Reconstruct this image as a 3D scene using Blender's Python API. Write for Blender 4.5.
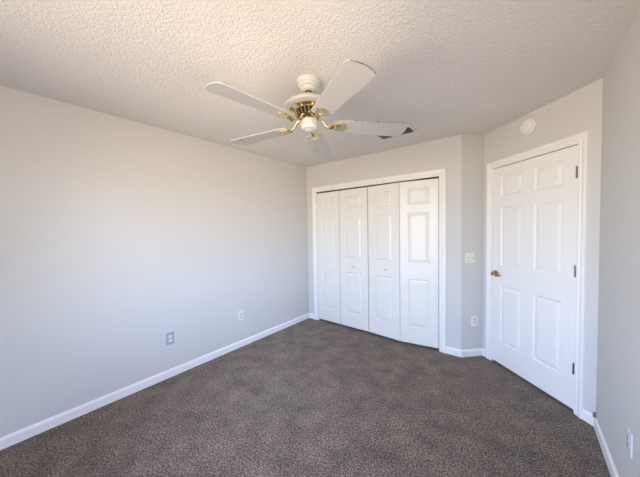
import bpy, bmesh, math, random
from mathutils import Vector, Matrix
random.seed(7)
sc = bpy.context.scene
for o in list(bpy.data.objects): bpy.data.objects.remove(o)
COL = sc.collection

# ------------------------------------------------------------------ camera, world, light, exposure
H = 2.44
YAW, PITCH, ROLL = 0.665765, -0.034643, -0.017038
FPX = 258.81
fw = Vector((-math.sin(YAW)*math.cos(PITCH), math.cos(YAW)*math.cos(PITCH), math.sin(PITCH)))
rt = Vector((math.cos(YAW), math.sin(YAW), 0)); up = rt.cross(fw)
r2 = rt*math.cos(ROLL) + up*math.sin(ROLL); u2 = -rt*math.sin(ROLL) + up*math.cos(ROLL)
cd = bpy.data.cameras.new('camera'); cam = bpy.data.objects.new('camera', cd); COL.objects.link(cam)
cd.sensor_fit = 'HORIZONTAL'; cd.sensor_width = 36; cd.lens = FPX/640*36; cd.clip_start = .02
mw = Matrix((r2, u2, -fw)).transposed().to_4x4(); mw.translation = (2.75101, -3.17683, 1.43976)
cam.matrix_world = mw
sc.camera = cam

YR = -4.0                       # rear wall (behind the camera) with the window
WX0, WX1, WZ0, WZ1 = 0.75, 2.75, 0.75, 2.10
w = bpy.data.worlds.new('daylight'); sc.world = w; w.use_nodes = True
nt = w.node_tree; nt.nodes.clear()
wo = nt.nodes.new('ShaderNodeOutputWorld'); bg = nt.nodes.new('ShaderNodeBackground')
tc = nt.nodes.new('ShaderNodeTexCoord'); sx = nt.nodes.new('ShaderNodeSeparateXYZ')
mr = nt.nodes.new('ShaderNodeMapRange'); cr = nt.nodes.new('ShaderNodeValToRGB')
mr.inputs[1].default_value = -1; mr.inputs[2].default_value = 1
nt.links.new(tc.outputs['Generated'], sx.inputs[0]); nt.links.new(sx.outputs[2], mr.inputs[0])
nt.links.new(mr.outputs[0], cr.inputs[0]); nt.links.new(cr.outputs[0], bg.inputs[0]); nt.links.new(bg.outputs[0], wo.inputs[0])
e = cr.color_ramp.elements
e[0].position = 0.0; e[0].color = (.78, .63, .50, 1)
e[1].position = .47; e[1].color = (.92, .76, .61, 1)
for p_, c_ in ((.505, (1.0, 1.08, 1.14, 1)), (.59, (.90, 1.10, 1.62, 1)), (1.0, (.62, .88, 1.6, 1))):
    n_ = e.new(p_); n_.color = c_
bg.inputs[1].default_value = 9.0
ld = bpy.data.lights.new('window_portal', 'AREA'); ld.shape = 'RECTANGLE'
ld.size = WX1-WX0; ld.size_y = WZ1-WZ0; ld.cycles.is_portal = True
lo = bpy.data.objects.new('window_portal', ld); COL.objects.link(lo)
lo.location = ((WX0+WX1)/2, YR-.11, (WZ0+WZ1)/2); lo.rotation_euler = (math.radians(90), 0, 0)
SY0, SY1, SZ0, SZ1 = -3.10, -2.05, 0.80, 1.95      # second window, in the right wall beside the camera
ld2 = ld.copy(); ld2.size = SY1-SY0; ld2.size_y = SZ1-SZ0
lo2 = bpy.data.objects.new('window_portal', ld2); COL.objects.link(lo2)
lo2.location = (3.1692+.11, (SY0+SY1)/2, (SZ0+SZ1)/2); lo2.rotation_euler = (math.radians(90), 0, math.radians(90))

vs = sc.view_settings
sc.display_settings.display_device = 'sRGB'
vs.view_transform = 'Standard'; vs.look = 'None'; vs.gamma = 1; vs.exposure = .93; vs.use_curve_mapping = False
sc.cycles.use_denoising = True
sc.cycles.max_bounces = 14; sc.cycles.diffuse_bounces = 10

# ------------------------------------------------------------------ materials
def mat(name, col, rough=.5, metal=0.0, spec=.5):
    m = bpy.data.materials.new(name); m.use_nodes = True
    b = m.node_tree.nodes['Principled BSDF']
    b.inputs['Base Color'].default_value = (*col, 1); b.inputs['Roughness'].default_value = rough
    b.inputs['Metallic'].default_value = metal; b.inputs['Specular IOR Level'].default_value = spec
    return m
def nodes(m): return m.node_tree.nodes, m.node_tree.links, m.node_tree.nodes['Principled BSDF']
def noise(m, scale, detail=3, rough=.5):
    N, L, b = nodes(m)
    t = N.new('ShaderNodeTexCoord'); n = N.new('ShaderNodeTexNoise')
    n.inputs['Scale'].default_value = scale; n.inputs['Detail'].default_value = detail; n.inputs['Roughness'].default_value = rough
    L.new(t.outputs['Object'], n.inputs['Vector']); return n
def bump(m, src, strength, dist, prev=None):
    N, L, b = nodes(m)
    bp = N.new('ShaderNodeBump'); bp.inputs['Strength'].default_value = strength; bp.inputs['Distance'].default_value = dist
    L.new(src, bp.inputs['Height'])
    if prev: L.new(prev.outputs[0], bp.inputs['Normal'])
    L.new(bp.outputs[0], b.inputs['Normal']); return bp
def ramp(m, src, stops):
    N, L, b = nodes(m)
    r = N.new('ShaderNodeValToRGB'); el = r.color_ramp.elements
    el[0].position = stops[0][0]; el[0].color = (*stops[0][1], 1)
    el[1].position = stops[-1][0]; el[1].color = (*stops[-1][1], 1)
    for p_, c_ in stops[1:-1]: el.new(p_).color = (*c_, 1)
    L.new(src, r.inputs[0]); return r

M_wall = mat('wall_paint', (.592, .589, .563), .75, spec=.3)
n = noise(M_wall, 140, 3); bump(M_wall, n.outputs[0], .12, .002)

M_ceil = mat('ceiling_knockdown', (.72, .70, .67), .9, spec=.2)
n1 = noise(M_ceil, 70, 3, .55); n1.inputs['Distortion'].default_value = .6
r1 = ramp(M_ceil, n1.outputs[0], [(.42, (0, 0, 0)), (.60, (1, 1, 1))])
n2 = noise(M_ceil, 120, 3, .6)
b1 = bump(M_ceil, n2.outputs[0], .25, .003); bump(M_ceil, r1.outputs[0], .6, .0035, b1)

M_trim = mat('trim_paint', (.80, .795, .77), .42)
n = noise(M_trim, 60, 2); bump(M_trim, n.outputs[0], .03, .001)
M_door = mat('door_paint', (.80, .795, .765), .38)
n = noise(M_door, 90, 2); bump(M_door, n.outputs[0], .04, .001)
M_leaf = mat('closet_door_paint', (.755, .75, .69), .38)
n = noise(M_leaf, 90, 2); bump(M_leaf, n.outputs[0], .04, .001)

M_carpet = mat('carpet', (.13, .1, .09), 1.0, spec=.05)
N, L, B = nodes(M_carpet)
ca = noise(M_carpet, 88, 6, .8); ra = ramp(M_carpet, ca.outputs[0], [(.41, (.035, .023, .017)), (.5, (.170, .125, .090)), (.60, (.39, .298, .222))])
cb = noise(M_carpet, 5.5, 4, .65); rb = ramp(M_carpet, cb.outputs[0], [(.33, (.72, .72, .72)), (.67, (1.3, 1.3, 1.3))])
mx = N.new('ShaderNodeMix'); mx.data_type = 'RGBA'; mx.blend_type = 'MULTIPLY'; mx.inputs[0].default_value = 1
L.new(ra.outputs[0], mx.inputs[6]); L.new(rb.outputs[0], mx.inputs[7]); L.new(mx.outputs[2], B.inputs['Base Color'])
B.inputs['Sheen Weight'].default_value = .15
cc = noise(M_carpet, 160, 3, .7); b1 = bump(M_carpet, cc.outputs[0], .8, .006); bump(M_carpet, ca.outputs[0], .8, .012, b1)

M_fan = mat('fan_white', (.58, .565, .53), .35)
n = noise(M_fan, 30, 2); bump(M_fan, n.outputs[0], .02, .001)
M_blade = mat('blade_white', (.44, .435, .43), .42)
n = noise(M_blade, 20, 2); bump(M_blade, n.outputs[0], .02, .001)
M_brass = mat('polished_brass', (.78, .66, .36), .2, 1)
n = noise(M_brass, 25, 2); r = ramp(M_brass, n.outputs[0], [(.3, (.60, .48, .22)), (.7, (.86, .73, .40))])
M_brass.node_tree.links.new(r.outputs[0], M_brass.node_tree.nodes['Principled BSDF'].inputs['Base Color'])
M_dark = mat('dark_recess', (.02, .014, .010), .6)
n = noise(M_dark, 40, 2); bump(M_dark, n.outputs[0], .05, .001)
M_worn = mat('worn_fibreboard', (.10, .07, .05), .8)
n = noise(M_worn, 90, 3); r = ramp(M_worn, n.outputs[0], [(.40, (.05, .035, .025)), (.62, (.50, .46, .42))])
M_worn.node_tree.links.new(r.outputs[0], M_worn.node_tree.nodes['Principled BSDF'].inputs['Base Color'])
M_nickel = mat('aged_hinge_metal', (.40, .33, .27), .18, 1)
n = noise(M_nickel, 60, 2); bump(M_nickel, n.outputs[0], .1, .001)
M_steel = mat('dull_steel', (.35, .34, .33), .35, 1)
n = noise(M_steel, 60, 2); bump(M_steel, n.outputs[0], .05, .001)
M_antique = mat('antique_brass', (.52, .34, .17), .2, 1)
n = noise(M_antique, 60, 2); bump(M_antique, n.outputs[0], .08, .001)
M_ivory = mat('ivory_plastic', (.76, .73, .61), .4)
n = noise(M_ivory, 60, 2); bump(M_ivory, n.outputs[0], .02, .001)
M_ivory2 = mat('ivory_plastic_darker', (.66, .63, .53), .4)  # darker ivory tone for receptacles, toggles and switch screws
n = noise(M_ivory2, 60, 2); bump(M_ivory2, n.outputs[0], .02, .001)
M_white = mat('white_plastic', (.78, .78, .76), .4)
n = noise(M_white, 60, 2); bump(M_white, n.outputs[0], .02, .001)
M_greige = mat('greige_plastic', (.62, .61, .60), .3)
n = noise(M_greige, 60, 2); bump(M_greige, n.outputs[0], .02, .001)
M_knob = mat('knob_paint', (.60, .60, .59), .3)
n = noise(M_knob, 60, 2); bump(M_knob, n.outputs[0], .02, .001)
M_grey = mat('grey_plastic', (.36, .37, .41), .4)
n = noise(M_grey, 60, 2); bump(M_grey, n.outputs[0], .02, .001)
M_slot = mat('slot_black', (.02, .02, .02), .6)
n = noise(M_slot, 60, 2); bump(M_slot, n.outputs[0], .02, .001)
M_louver = mat('vent_metal', (.30, .25, .22), .55)
n = noise(M_louver, 60, 2); bump(M_louver, n.outputs[0], .05, .001)

M_glass = bpy.data.materials.new('window_glass'); M_glass.use_nodes = True
N = M_glass.node_tree.nodes; L = M_glass.node_tree.links; N.clear()
go = N.new('ShaderNodeOutputMaterial'); gm = N.new('ShaderNodeMixShader'); gt = N.new('ShaderNodeBsdfTransparent'); gg = N.new('ShaderNodeBsdfGlossy')
gf = N.new('ShaderNodeFresnel'); gg.inputs['Roughness'].default_value = .02
L.new(gf.outputs[0], gm.inputs[0]); L.new(gt.outputs[0], gm.inputs[1]); L.new(gg.outputs[0], gm.inputs[2]); L.new(gm.outputs[0], go.inputs[0])

# ------------------------------------------------------------------ helpers
def link(name, bm, m, parent=None, smooth=False, mtx=None):
    bmesh.ops.recalc_face_normals(bm, faces=bm.faces)
    me = bpy.data.meshes.new(name); bm.to_mesh(me); bm.free()
    for mm in (m if isinstance(m, (list, tuple)) else [m]): me.materials.append(mm)
    if smooth:
        for p in me.polygons: p.use_smooth = True
        me.set_sharp_from_angle(angle=math.radians(38))
    o = bpy.data.objects.new(name, me); COL.objects.link(o)
    if parent: o.parent = parent
    if mtx is not None: o.matrix_local = mtx
    return o
def tag(o, label=None, cat=None, group=None, kind=None):
    if label: o['label'] = label
    if cat: o['category'] = cat
    if group: o['group'] = group
    if kind: o['kind'] = kind
    return o
def empty(name, mtx, label, cat, group=None, kind=None):
    o = bpy.data.objects.new(name, None); COL.objects.link(o); o.empty_display_size = .05
    o.matrix_world = mtx; return tag(o, label, cat, group, kind)
def box(bm, a, b, bev=0, T=None):
    x0, y0, z0 = a; x1, y1, z1 = b
    r = bmesh.ops.create_cube(bm, size=1)
    vv = r['verts']
    S = Matrix.Diagonal((abs(x1-x0), abs(y1-y0), abs(z1-z0), 1)); S.translation = ((x0+x1)/2, (y0+y1)/2, (z0+z1)/2)
    bmesh.ops.transform(bm, matrix=S, verts=vv)
    if bev:
        es = list({e_ for v in vv for e_ in v.link_edges})
        rr = bmesh.ops.bevel(bm, geom=es, offset=bev, segments=2, affect='EDGES', profile=.5)
        vv = list({v for f in rr['faces'] for v in f.verts} | {v for v in vv if v.is_valid})
    if T is not None: bmesh.ops.transform(bm, matrix=T, verts=vv)
    return vv
def lathe(bm, prof, seg=40, T=None):
    rings = []
    for r, z in prof:
        if r < 1e-5: rings.append([bm.verts.new((0, 0, z))])
        else: rings.append([bm.verts.new((r*math.cos(2*math.pi*k/seg), r*math.sin(2*math.pi*k/seg), z)) for k in range(seg)])
    for A, B_ in zip(rings, rings[1:]):
        for k in range(seg):
            k2 = (k+1) % seg
            f = [A[k % len(A)], A[k2 % len(A)], B_[k2 % len(B_)], B_[k % len(B_)]]
            g = []
            for v in f:
                if v not in g: g.append(v)
            if len(g) > 2: bm.faces.new(g)
    vv = [v for R_ in rings for v in R_]
    if T is not None: bmesh.ops.transform(bm, matrix=T, verts=vv)
    return vv
def tube(bm, pts, rad, seg=10, flat=1.0):
    rings = []; n_ = len(pts); pts = [Vector(p) for p in pts]
    for i, p in enumerate(pts):
        t = (pts[min(i+1, n_-1)] - pts[max(i-1, 0)]).normalized()
        a = Vector((0, 0, 1)) if abs(t.z) < .9 else Vector((0, 1, 0))
        s_ = t.cross(a).normalized(); u_ = s_.cross(t)
        rr = rad[i] if isinstance(rad, (list, tuple)) else rad
        rings.append([bm.verts.new(p + s_*rr*math.cos(2*math.pi*k/seg) + u_*rr*flat*math.sin(2*math.pi*k/seg)) for k in range(seg)])
    for A, B_ in zip(rings, rings[1:]):
        for k in range(seg): bm.faces.new((A[k], A[(k+1) % seg], B_[(k+1) % seg], B_[k]))
    bm.faces.new(rings[0][::-1]); bm.faces.new(rings[-1])
def extrude_outline(bm, pts, z0, z1, T=None):
    a = [bm.verts.new((x, y, z0)) for x, y in pts]; b = [bm.verts.new((x, y, z1)) for x, y in pts]
    n_ = len(pts); bm.faces.new(a[::-1]); bm.faces.new(b)
    for k in range(n_): bm.faces.new((a[k], a[(k+1) % n_], b[(k+1) % n_], b[k]))
    if T is not None: bmesh.ops.transform(bm, matrix=T, verts=a+b)
def frame(origin, along, z=0):
    """local x along the wall, local y into the wall (away from the room), z up"""
    a = Vector((along[0], along[1], 0)).normalized(); n_ = Vector((-a.y, a.x, 0))
    m = Matrix((a, n_, Vector((0, 0, 1)))).transposed().to_4x4(); m.translation = (origin[0], origin[1], z); return m

# ------------------------------------------------------------------ room plan
ANG = 0.791811
C0 = Vector((0, 0)); C1 = Vector((2.22046, 0))
D1 = Vector((math.cos(ANG), math.sin(ANG))); D2 = Vector((D1.y, -D1.x))
C2 = C1 + D1*.265545; C3 = C2 + D2*1.071068
XR = C3.x
F_left = frame((0, YR), (0, 1)); F_back = frame(C0, (1, 0)); F_cham = frame(C1, D1); F_door = frame(C2, D2)
F_right = frame(C3, (0, -1)); F_rear = frame((XR, YR), (-1, 0))
T = .10
def struct(name, bm, m, label, cat, mtx=None):
    return tag(link(name, bm, m, mtx=mtx), label, cat, kind='structure')

bm = bmesh.new(); box(bm, (-.1, YR-.1, -.1), (XR+.35, .8, 0)); 
struct('floor', bm, M_carpet, 'brown taupe cut pile carpet covering the whole floor', 'carpet')
bm = bmesh.new(); box(bm, (-.1, YR-.1, H), (XR+.35, .8, H+.1))
struct('ceiling', bm, M_ceil, 'off white knockdown textured ceiling', 'ceiling')

bm = bmesh.new(); box(bm, (-T, 0, 0), (-YR, T, H))
struct('wall_left', bm, M_wall, 'long light grey wall on the left with two outlets', 'wall', F_left)
OX0, OX1, OZ = .186, 2.004, 2.035          # closet opening
bm = bmesh.new(); box(bm, (0, 0, 0), (OX0, T, H)); box(bm, (OX1, 0, 0), (C1.x, T, H)); box(bm, (OX0, 0, OZ), (OX1, T, H))
struct('wall_closet', bm, M_wall, 'light grey wall around the closet doors', 'wall', F_back)
bm = bmesh.new(); box(bm, (0, .65, 0), (2.2, .70, H)); box(bm, (0, T, 0), (.05, .65, H)); box(bm, (2.08, T, 0), (2.14, .65, H))
struct('wall_closet_interior', bm, M_wall, 'dim inside walls of the closet behind the doors', 'wall', F_back)
bm = bmesh.new(); box(bm, (0, 0, 0), (.265545+T*.0, T, H))
struct('wall_chamfer', bm, M_wall, 'narrow angled grey wall with the ivory light switch', 'wall', F_cham)
EX0, EX1, EZ = .112, .938, 2.055           # entry door opening
LD = 1.071068
bm = bmesh.new(); box(bm, (0, 0, 0), (EX0, T, H)); box(bm, (EX1, 0, 0), (LD, T, H)); box(bm, (EX0, 0, EZ), (EX1, T, H)); box(bm, (-.1, T, 0), (LD+.1, T+.03, H))  # last box: unseen closure panel added behind the door to block outside light
struct('wall_door', bm, M_wall, 'angled grey wall holding the six panel entry door', 'wall', F_door)
b0 = C3.y-SY1; b1 = C3.y-SY0
bm = bmesh.new(); box(bm, (0, 0, 0), (b0, T, H)); box(bm, (b1, 0, 0), (C3.y-YR, T, H)); box(bm, (b0, 0, 0), (b1, T, SZ0)); box(bm, (b0, 0, SZ1), (b1, T, H))
struct('wall_right', bm, M_wall, 'light grey wall at the right edge of the view', 'wall', F_right)
bm = bmesh.new(); a0 = XR-WX1; a1 = XR-WX0
box(bm, (0, 0, 0), (a0, T, H)); box(bm, (a1, 0, 0), (XR, T, H)); box(bm, (a0, 0, 0), (a1, T, WZ0)); box(bm, (a0, 0, WZ1), (a1, T, H))
struct('wall_rear', bm, M_wall, 'light grey wall with the window behind the viewer', 'wall', F_rear)

# window behind the camera
for nm, a0, a1, z0, z1, F_, lab in (('window_1', a0, a1, WZ0, WZ1, F_rear, 'white framed window in the wall behind the viewer'),
                                  ('window_2', b0, b1, SZ0, SZ1, F_right, 'white framed window in the right wall beside the viewer')):
    bm = bmesh.new(); zm = (z0+z1)/2
    for a, b in (((a0, .02, z0), (a0+.04, .08, z1)), ((a1-.04, .02, z0), (a1, .08, z1)), ((a0, .02, z0), (a1, .08, z0+.04)), ((a0, .02, z1-.04), (a1, .08, z1)),
                 ((a0, .03, zm-.02), (a1, .07, zm+.02))): box(bm, a, b)
    win = struct(nm, bm, M_trim, lab, 'window', F_)
    bm = bmesh.new(); box(bm, (a0+.04, .048, z0+.04), (a1-.04, .052, z1-.04)); link('window_pane', bm, M_glass, win)
    bm = bmesh.new(); box(bm, (a0-.03, -.05, z0-.02), (a1+.03, .02, z0), .004); link('window_sill', bm, M_trim, win)

# baseboards
BP = [(0, 0), (-.012, 0), (-.012, .060), (-.009, .070), (-.005, .074), (-.004, .080), (0, .080)]
def baseboard(name, F, s0, s1, label, c0=0, c1=0):
    """c0/c1: how much the end at s0/s1 shifts per metre of thickness (mitres)"""
    bm = bmesh.new()
    A = [bm.verts.new((s0+c0*(-y), y, z)) for y, z in BP]; B_ = [bm.verts.new((s1+c1*(-y), y, z)) for y, z in BP]
    bm.faces.new(A[::-1]); bm.faces.new(B_)
    for k in range(len(BP)): bm.faces.new((A[k], A[(k+1) % len(BP)], B_[(k+1) % len(BP)], B_[k]))
    return struct(name, bm, M_trim, label, 'baseboard', F)
CO0, CO1 = .113, 2.064      # closet casing outer edges
DO0, DO1 = .042, .990       # door casing outer edges
tq = math.tan(math.radians(22.7))
baseboard('baseboard_left', F_left, 0, -YR, 'white baseboard along the long left wall', 1, -1)
baseboard('baseboard_closet_left', F_back, 0, CO0, 'short white baseboard between the left corner and closet trim', 1, 0)
baseboard('baseboard_closet_right', F_back, CO1, C1.x, 'short white baseboard right of the closet trim', 0, tq)
baseboard('baseboard_chamfer', F_cham, 0, .265545, 'white baseboard under the light switch', -tq, -1)
baseboard('baseboard_door_left', F_door, 0, DO0, 'sliver of white baseboard left of the entry door trim', 1, 0)
baseboard('baseboard_door_right', F_door, DO1, LD, 'short white baseboard right of the entry door trim', 0, -tq)
baseboard('baseboard_right', F_right, 0, C3.y-YR, 'white baseboard along the right wall', tq, -1)
baseboard('baseboard_rear', F_rear, 0, XR, 'white baseboard under the window', 1, -1)

# casings + jambs
def casing(name, F, x0, x1, zt, w_, label, jd, jx0, jx1, jz):
    prof = [(0, 0), (0, .007), (.003, .010), (.018, .011), (.022, .008), (.027, .0085), (.036, .015), (w_-.010, .018), (w_-.003, .017), (w_, .013), (w_, 0)]
    bm = bmesh.new(); rings = []
    for (sx_, zz, dz) in ((-1, 0, 0), (-1, zt, 1), (1, zt, 1), (1, 0, 0)):
        rings.append([bm.verts.new(((x0-u if sx_ < 0 else x1+u), -v, zz+(u if dz else 0))) for u, v in prof])
    for A, B_ in zip(rings, rings[1:]):
        for k in range(len(prof)-1): bm.faces.new((A[k], A[k+1], B_[k+1], B_[k]))
    o = struct(name, bm, M_trim, label, 'door trim', F)
    bm = bmesh.new()
    box(bm, (jx0, 0, 0), (jx0+.012, jd, jz)); box(bm, (jx1-.012, 0, 0), (jx1, jd, jz)); box(bm, (jx0+.012, 0, jz-.012), (jx1-.012, jd, jz))
    link('jamb', bm, M_trim, o)
    return o
casing('trim_1', F_back, .192, 1.998, 2.03, .070, 'white moulded casing around the closet opening', .10, OX0, OX1, OZ)
casing('trim_2', F_door, .116, .934, 2.052, .060, 'white moulded casing around the entry door', .10, EX0, EX1, EZ)

# panelled doors
def panel_slab(bm, W, z0, z1, thick, panels, T=None):
    vv = []
    def V(x, y, z):
        v = bm.verts.new((x, y, z)); vv.append(v); return v
    xs = sorted({0, W} | {p[0] for p in panels} | {p[1] for p in panels})
    zs = sorted({z0, z1} | {p[2] for p in panels} | {p[3] for p in panels})
    def ispanel(xa, xb, za, zb):
        return any(p[0]-1e-6 <= xa and xb <= p[1]+1e-6 and p[2]-1e-6 <= za and zb <= p[3]+1e-6 for p in panels)
    for i in range(len(xs)-1):
        for j in range(len(zs)-1):
            xa, xb, za, zb = xs[i], xs[i+1], zs[j], zs[j+1]
            if not ispanel(xa, xb, za, zb):
                bm.faces.new((V(xa, 0, za), V(xb, 0, za), V(xb, 0, zb), V(xa, 0, zb)))
    for xa, xb, za, zb in panels:
        prev = None
        for ins, d in ((0, 0), (.004, .003), (.009, .009), (.015, .010), (.020, .009), (.042, .002), (.046, .0015)):
            ring = [V(xa+ins, d, za+ins), V(xb-ins, d, za+ins), V(xb-ins, d, zb-ins), V(xa+ins, d, zb-ins)]
            if prev:
                for k in range(4): bm.faces.new((prev[k], prev[(k+1) % 4], ring[(k+1) % 4], ring[k]))
            prev = ring
        bm.faces.new(prev)
    a = [V(0, 0, z0), V(W, 0, z0), V(W, 0, z1), V(0, 0, z1)]; b = [V(0, thick, z0), V(W, thick, z0), V(W, thick, z1), V(0, thick, z1)]
    for k in range(4): bm.faces.new((a[k], a[(k+1) % 4], b[(k+1) % 4], b[k]))
    bm.faces.new(b[::-1])
    bmesh.ops.remove_doubles(bm, verts=vv, dist=1e-5)

# entry door, local frame of the door wall
DX0, DX1 = .127, .924; DW = DX1-DX0
cols = [(.225-DX0, .452-DX0), (.572-DX0, .812-DX0)]; cols = [(.100, .340), (.457, .697)]
rows = [(.245, .832), (1.042, 1.635), (1.750, 1.945)]
Md = F_door.copy(); Md = Md @ Matrix.Translation((DX0, .003, 0))
bm = bmesh.new(); panel_slab(bm, DW, .022, 2.036, .035, [(c[0], c[1], r_[0], r_[1]) for c in cols for r_ in rows])
door = tag(link('door_1', bm, M_door, mtx=Md), 'closed white six panel entry door with brass lever on its left', 'door', kind='structure')
# lever handle
RY = Matrix.Rotation(math.radians(90), 4, 'X')    # lathe axis z -> local -y (towards the room)
kx, kz = .046, .950
bm = bmesh.new()
lathe(bm, [(0, 0), (.033, 0), (.034, .003), (.031, .007), (.022, .010), (.013, .013), (.012, .030), (.016, .036), (.017, .050), (.012, .056), (0, .057)], 28, Matrix.Translation((kx, 0, kz)) @ RY)
tube(bm, [(kx, -.046, kz), (kx+.02, -.050, kz+.002), (kx+.05, -.052, kz+.004), (kx+.085, -.050, kz-.002), (kx+.105, -.047, kz-.010)], [.012, .011, .008, .008, .007], 12)
h = link('door_handle', bm, M_antique, door, True); h['label'] = 'aged brass lever handle'
bm = bmesh.new(); box(bm, (-.0005, -.004, kz-.028), (.007, .004, kz+.028), .001); link('latch_plate', bm, M_nickel, door)
for hz in (1.835, 1.093, .345):
    bm = bmesh.new(); xh = DW+.0005
    for k in range(5):
        za = hz-.040+k*.016
        tube(bm, [(xh, -.008, za+.0008), (xh, -.008, za+.0152)], .0062, 12)
    for s_ in (-1, 1):
        lathe(bm, [(0, 0), (.006, 0), (.0045, .005), (0, .008)], 12, Matrix.Translation((xh, -.008, hz+s_*.040)) @ (Matrix.Identity(4) if s_ > 0 else Matrix.Rotation(math.pi, 4, 'X')))
    box(bm, (xh-.011, -.003, hz-.039), (xh, -.0002, hz+.039)); 
    link('hinge', bm, M_nickel, door, True)

# closet bifold leaves
P = [(.201, -.001), (.630, -.014), (1.0975, -.022), (1.0995, -.022), (1.552, -.062), (1.990, .001)]
def leaf(a, b, parent, knob, kdx=0):
    a = Vector(a); b = Vector(b); d = (b-a); W_ = d.length-.007
    M_ = frame(a+d.normalized()*.0035, d)
    bm = bmesh.new(); st = .095
    panel_slab(bm, W_, .030, 2.000, .028, [(st, W_-st, r0, r1) for r0, r1 in ((.225, .822), (1.010, 1.625), (1.720, 1.915))])
    o = link('leaf', bm, M_leaf, parent); o.matrix_local = parent.matrix_world.inverted() @ M_
    if knob:
        bm = bmesh.new()
        lathe(bm, [(0, 0), (.009, 0), (.007, .004), (.006, .012), (.012, .018), (.015, .024), (.012, .030), (0, .032)], 20, Matrix.Translation((W_/2+kdx, 0, .908)) @ RY)
        k_ = link('knob', bm, M_knob, o, True); k_['label'] = 'small round white pull knob'
        return o, k_
    return o, None
for nm, pts, kn, lab in (('door_2', P[:3], 1, 'pair of white bifold closet door leaves on the left half of the closet'),
                         ('door_3', P[3:], 0, 'pair of white bifold closet door leaves on the right half, slightly folded out')):
    d_ = empty(nm, Matrix.Translation((pts[0][0], 0, 0)), lab, 'closet door', kind='structure')
    bpy.context.view_layer.update()
    leaf(pts[0], pts[1], d_, kn == 0, .04); leaf(pts[1], pts[2], d_, kn == 1)
# track in the top of the opening; near-black colour paints in the gap's shade
bm = bmesh.new(); box(bm, (OX0+.013, .004, OZ-.020), (OX1-.013, .030, OZ-.0125))
tag(link('door_track', bm, M_slot, mtx=F_back.copy()), 'dark metal track above the closet doors, blackened to paint in the shade of the gap', 'door track', kind='structure')

# ------------------------------------------------------------------ ceiling fan
FC = Vector((1.604, -1.815, H))
fan = empty('ceiling_fan', Matrix.Translation(FC), 'white five blade ceiling fan with brass fittings hanging from the ceiling', 'ceiling fan')
def Z(z): return z-H
bm = bmesh.new(); lathe(bm, [(0, 0), (.078, 0), (.078, -.004), (.078, -.022), (.075, -.027), (.070, -.029), (.070, -.036), (.066, -.046), (.056, -.050), (.054, -.056), (.044, -.066), (.030, -.072), (.024, -.072), (.022, -.055), (0, -.055)], 48)
link('canopy', bm, M_fan, fan, True)
bm = bmesh.new(); lathe(bm, [(0, -.056), (.021, -.056), (.022, -.068), (.017, -.074), (.0, -.074)], 24); link('canopy_socket', bm, M_dark, fan, True)
bm = bmesh.new(); lathe(bm, [(0, -.056), (.011, -.056), (.011, -.103), (0, -.103)], 20); link('downrod', bm, M_fan, fan, True)
bm = bmesh.new(); lathe(bm, [(0, Z(2.338)), (.022, Z(2.338)), (.028, Z(2.330)), (.064, Z(2.322)), (.112, Z(2.307)), (.148, Z(2.286)), (.163, Z(2.266)), (.163, Z(2.258)), (.150, Z(2.252)), (.118, Z(2.250)), (0, Z(2.250))], 56)
link('motor_housing', bm, M_fan, fan, True)
bm = bmesh.new(); lathe(bm, [(.085, Z(2.2495)), (.126, Z(2.2495)), (.130, Z(2.244)), (.122, Z(2.238)), (.107, Z(2.234)), (.100, Z(2.231)), (.085, Z(2.233))], 56)
link('brass_band', bm, M_brass, fan, True)
bm = bmesh.new(); lathe(bm, [(0, Z(2.245)), (.084, Z(2.245)), (.075, Z(2.205)), (0, Z(2.205))], 40); link('vent_core', bm, M_dark, fan, True)
bm = bmesh.new()
for k in range(22):
    a_ = 2*math.pi*k/22
    tube(bm, [(.096*math.cos(a_), .096*math.sin(a_), Z(2.240)), (.094*math.cos(a_), .094*math.sin(a_), Z(2.222)), (.080*math.cos(a_), .080*math.sin(a_), Z(2.200))], .0030, 6)
link('vent_fins', bm, M_brass, fan, True)
bm = bmesh.new(); lathe(bm, [(0, Z(2.202)), (.074, Z(2.202)), (.078, Z(2.198)), (.074, Z(2.192)), (.062, Z(2.187)), (.056, Z(2.182)), (0, Z(2.182))], 48)
link('flywheel', bm, M_brass, fan, True)
bm = bmesh.new(); lathe(bm, [(0, Z(2.183)), (.046, Z(2.183)), (.047, Z(2.174)), (.056, Z(2.172)), (.057, Z(2.148)), (.050, Z(2.146)), (.050, Z(2.141)), (.054, Z(2.139)), (.053, Z(2.126)), (.044, Z(2.118)), (.040, Z(2.1175)), (.018, Z(2.116)), (.015, Z(2.112)), (0, Z(2.111))], 40)
link('switch_housing', bm, M_fan, fan, True)

RT = .68
def blade_outline():
    pts = []
    w0, w1, ra, rb, c = .060, .082, .170, RT, .028
    pts.append((ra, -w0+.012)); pts.append((ra+.012, -w0))
    pts.append((rb-c-.012, -w1))
    for k in range(1, 8):
        a_ = -math.pi/2 + math.pi/2*k/8; pts.append((rb-c-.012+c*math.cos(a_), -w1+c+c*math.sin(a_)))
    m0 = rb-.012
    for k in range(0, 9):
        y = (-w1+c) + (2*w1-2*c)*k/8; pts.append((m0+.012*(1-(y/(w1-c))**2), y))
    for k in range(1, 8):
        a_ = math.pi/2*k/8; pts.append((rb-c-.012+c*math.cos(a_), w1-c+c*math.sin(a_)))
    pts.append((rb-c-.012, w1)); pts.append((ra+.012, w0)); pts.append((ra, w0-.012))
    return pts
BO = blade_outline()
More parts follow.
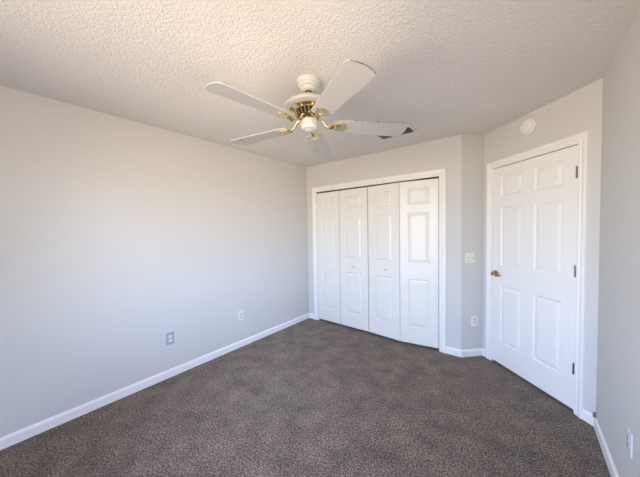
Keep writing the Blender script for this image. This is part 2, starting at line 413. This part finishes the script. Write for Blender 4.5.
# yaw, droop (deg), worn edge spans along the outline
blades = [(331.4, -0.6, 'tip', 9.5), (44.3, 1.6, 'side', 13), (118.0, 3.0, None, 10), (189.6, 0.7, None, 4), (263.6, -0.9, None, 9)]
ZB = Z(2.150)
for yaw, droop, worn, pit_ in blades:
    R_ = Matrix.Translation((0, 0, ZB)) @ Matrix.Rotation(math.radians(yaw), 4, 'Z') @ Matrix.Rotation(math.radians(droop), 4, 'Y')
    PT = R_ @ Matrix.Translation((.185, 0, 0)) @ Matrix.Rotation(math.radians(-pit_), 4, 'X') @ Matrix.Translation((-.185, 0, 0))
    bm = bmesh.new(); extrude_outline(bm, BO, -.003, .003)
    bl = link('blade', bm, M_blade, fan, False, PT)
    if worn:
        idx = [i for i, p in enumerate(BO) if (p[0] > RT-.03 and p[1] > -.066)] if worn == 'tip' else None
        bm = bmesh.new()
        if worn == 'tip':
            pts = [BO[i] for i in idx]
            cx_ = .58
            out = [(p[0]+.0012, p[1]*1.008) for p in pts] + [(p[0]-.0012, p[1]*.99) for p in pts[::-1]]
            extrude_outline(bm, out, -.0036, .0028)
        else:
            s_ = -1
            sl = [(x_, -(.060+.022*(x_-.182)/(.633-.182))) for x_ in (.30, .45, .46, .475, .485, .62)]+[BO[i] for i in range(3, 8)]
            th_ = [0, .002, .006, .006, .002, .002, .003, .004, .004, .003, .001]
            out = [(x_, y_-.0009) for x_, y_ in sl] + [(x_-.3*t_, y_+t_) for (x_, y_), t_ in list(zip(sl, th_))[::-1]]
            extrude_outline(bm, out, -.0036, .0028)
        e_ = link('worn_edge', bm, M_worn, bl); e_['label'] = 'dark chipped strip along the blade edge'
    # blade iron: curved arm, then a flared plate under the blade root
    bm = bmesh.new()
    tube(bm, [(.060, 0, Z(2.190)-ZB), (.088, .004, Z(2.180)-ZB), (.115, .006, -.004), (.150, .002, -.018), (.185, 0, -.010)], [.010, .013, .007, .012, .008], 12, .6)
    IR = Matrix.Translation((.185, 0, 0)) @ Matrix.Rotation(math.radians(-pit_), 4, 'X') @ Matrix.Translation((-.185, 0, 0))
    pl = [(x_-.018, y_) for x_, y_ in ((.160, -.014), (.175, -.022), (.190, -.022), (.215, -.034), (.245, -.044), (.262, -.040), (.268, -.016), (.276, 0), (.268, .016), (.262, .040), (.245, .044), (.215, .034), (.190, .022), (.175, .022), (.160, .014))]
    extrude_outline(bm, pl, -.009, -.0035, IR)
    for (x_, y_) in ((.226, -.026), (.226, .026), (.18, 0)):
        lathe(bm, [(0, -.012), (.004, -.0115), (.006, -.009)], 10, IR @ Matrix.Translation((x_, y_, 0)))
    link('blade_iron', bm, M_brass, fan, True, R_)
# pull chain
bm = bmesh.new(); cx_, cy_ = .040, .028
z_ = Z(2.125)
tube(bm, [(cx_-.008, cy_-.006, Z(2.132)), (cx_, cy_, z_), (cx_, cy_, Z(1.985))], .0012, 6)
for k in range(26): lathe(bm, [(0, .002), (.002, 0), (0, -.002)], 8, Matrix.Translation((cx_, cy_, z_-.005*k-.004)))
ch = link('pull_chain', bm, M_brass, fan, True)
bm = bmesh.new(); lathe(bm, [(0, 0), (.003, -.002), (.005, -.010), (.0045, -.020), (0, -.024)], 14, Matrix.Translation((cx_, cy_, Z(1.987))))
link('chain_bob', bm, M_worn, ch, True)
# small cord at the tip of the left blade
th = math.radians(189.6)
px_, py_ = FC.x + .60*math.cos(th) - .068*(-math.sin(th))*-1, FC.y + .60*math.sin(th)
cm = Matrix.Translation((FC.x+.56*math.cos(th)-.068*math.sin(th), FC.y+.56*math.sin(th)+.068*math.cos(th), 2.126))
bm = bmesh.new(); lathe(bm, [(0, .004), (.006, .003), (.007, -.006), (.003, -.012), (0, -.013)], 12)
cl = link('hanging_cord', bm, M_steel, None, True, cm)
tag(cl, 'tiny clip and pale cord hanging from the fan blade tip nearest the left wall', 'cord')
bm = bmesh.new(); tube(bm, [(0, 0, -.010), (.001, 0, -.04), (0, 0, -.060)], .0009, 6); link('cord', bm, M_white, cl, True)

# ------------------------------------------------------------------ ceiling vent
VX0, VX1, VY0, VY1 = 1.49, 1.888, -.625, -.405
vent = empty('ceiling_vent', Matrix.Translation(((VX0+VX1)/2, (VY0+VY1)/2, H)), 'rectangular louvred air vent in the ceiling beyond the fan', 'vent')
hx, hy = (VX1-VX0)/2, (VY1-VY0)/2
bm = bmesh.new(); fwid = .028
prev = None
for ins, z in ((0, 0), (.001, -.004), (.006, -.006), (fwid-.004, -.010), (fwid, -.008), (fwid, -.0005)):
    ring = [bm.verts.new((sx_*(hx-ins), sy_*(hy-ins), z)) for sx_, sy_ in ((-1, -1), (1, -1), (1, 1), (-1, 1))]
    if prev:
        for k in range(4): bm.faces.new((prev[k], prev[(k+1) % 4], ring[(k+1) % 4], ring[k]))
    prev = ring
link('vent_frame', bm, M_ceil, vent)
bm = bmesh.new(); box(bm, (-hx+fwid, -hy+fwid, -.0012), (hx-fwid, hy-fwid, -.0002)); link('vent_duct', bm, M_slot, vent)
bm = bmesh.new(); nl = 11
for k in range(nl):
    y = -hy+fwid+(k+.5)*(2*hy-2*fwid)/nl
    box(bm, (-hx+fwid, -.007, -.0006), (hx-fwid, .007, .0006), T=Matrix.Translation((0, y, -.0065)) @ Matrix.Rotation(math.radians(35), 4, 'X'))
link('vent_louvers', bm, M_louver, vent)

# ------------------------------------------------------------------ smoke detector over the door
sd = empty('smoke_detector', F_door @ Matrix.Translation((.530, 0, 2.324)), 'round white smoke detector on the wall above the entry door', 'smoke detector')
bm = bmesh.new(); lathe(bm, [(0, 0), (.066, 0), (.068, .004), (.066, .012), (.060, .014), (0, .014)], 40, RY); link('mounting_base', bm, M_white, sd, True)
bm = bmesh.new(); lathe(bm, [(.054, .010), (.054, .016), (.056, .020), (.055, .032), (.048, .038), (.030, .040), (0, .041)], 40, RY); link('cover', bm, M_white, sd, True)
bm = bmesh.new(); lathe(bm, [(0, .041), (.007, .041), (.007, .043), (0, .0435)], 16, Matrix.Translation((-.02, 0, .02)) @ RY); link('test_button', bm, M_knob, sd, True)

# ------------------------------------------------------------------ plates
def plate_mesh(W_, H_, t=.006):
    bm = bmesh.new(); prev = None
    for ins, y in ((0, 0), (0, -.002), (.003, -t+.001), (.006, -t)):
        ring = [bm.verts.new((sx_*(W_/2-ins), y, sz_*(H_/2-ins))) for sx_, sz_ in ((-1, -1), (1, -1), (1, 1), (-1, 1))]
        if prev:
            for k in range(4): bm.faces.new((prev[k], prev[(k+1) % 4], ring[(k+1) % 4], ring[k]))
        prev = ring
    bm.faces.new(prev); return bm
def outlet(F, s_, z, label, mp, mi, W_=.073, H_=.118, grp=None):
    o = empty('wall_outlet', F @ Matrix.Translation((s_, 0, z)), label, 'outlet', grp)
    link('cover_plate', plate_mesh(W_, H_), mp, o)
    for q in (-1, 1):
        bm = bmesh.new(); pts = []
        for k in range(24):
            a_ = 2*math.pi*k/24; pts.append((max(-.0155, min(.0155, .0175*math.cos(a_))), .0145*math.sin(a_)))
        extrude_outline(bm, pts, .006, .0085, Matrix.Translation((0, 0, q*.0195)) @ RY)
        r_ = link('receptacle', bm, mi, o)
        bm = bmesh.new()
        for sx_ in (-.0063, .0063): box(bm, (sx_-.0016, -.0092, q*.0195-.002), (sx_+.0016, -.0084, q*.0195+.008))
        box(bm, (-.0026, -.0092, q*.0195-.0105), (.0026, -.0084, q*.0195-.0055))
        link('slots', bm, M_slot, r_)
    bm = bmesh.new(); lathe(bm, [(.0035, .006), (.003, .0072), (0, .0075)], 12, RY); link('screw', bm, M_steel, o)
    return o
def sL(y): return y-YR
outlet(F_left, sL(-2.112), .384, 'grey outlet plate on the left wall, the nearer of that wall\'s two', M_grey, M_white, .074, .120)
outlet(F_left, sL(-1.292), .388, 'ivory outlet plate on the left wall, closer to the closet', M_ivory, M_ivory2)
outlet(F_cham, .158, .395, 'ivory outlet plate on the narrow wall below the light switch', M_ivory, M_ivory2)
outlet(F_right, C3.y+1.290, .378, 'pale outlet plate low on the right wall at the picture edge', M_greige, M_greige)

sw = empty('light_switch', F_cham @ Matrix.Translation((.105, 0, 1.100)), 'ivory double light switch on the narrow wall between closet and entry door', 'light switch')
link('cover_plate', plate_mesh(.116, .116), M_ivory, sw)
for q in (-1, 1):
    bm = bmesh.new(); box(bm, (q*.023-.005, -.0075, -.012), (q*.023+.005, -.0058, .012))
    box(bm, (q*.023-.0035, -.018, -.004), (q*.023+.0035, -.006, .005), .001, Matrix.Translation((0, -.0, .004)))
    link('toggle', bm, M_ivory2, sw)
    for z in (-.03, .03):
        bm = bmesh.new(); lathe(bm, [(.0032, .0058), (.003, .0068), (0, .0072)], 10, Matrix.Translation((q*.023, 0, z)) @ RY); link('screw', bm, M_ivory2, sw)

# little dark stub on the baseboard at the right corner
bm = bmesh.new(); lathe(bm, [(0, 0), (.010, 0), (.010, .004), (.006, .006), (.006, .020), (.009, .022), (.009, .028), (0, .030)], 16)
st = link('cable_stub', bm, M_steel, None, True, F_right @ Matrix.Translation((.016, -.011, .0795)))
tag(st, 'small grey metal stub on the baseboard top at the corner right of the entry door', 'cable stub')
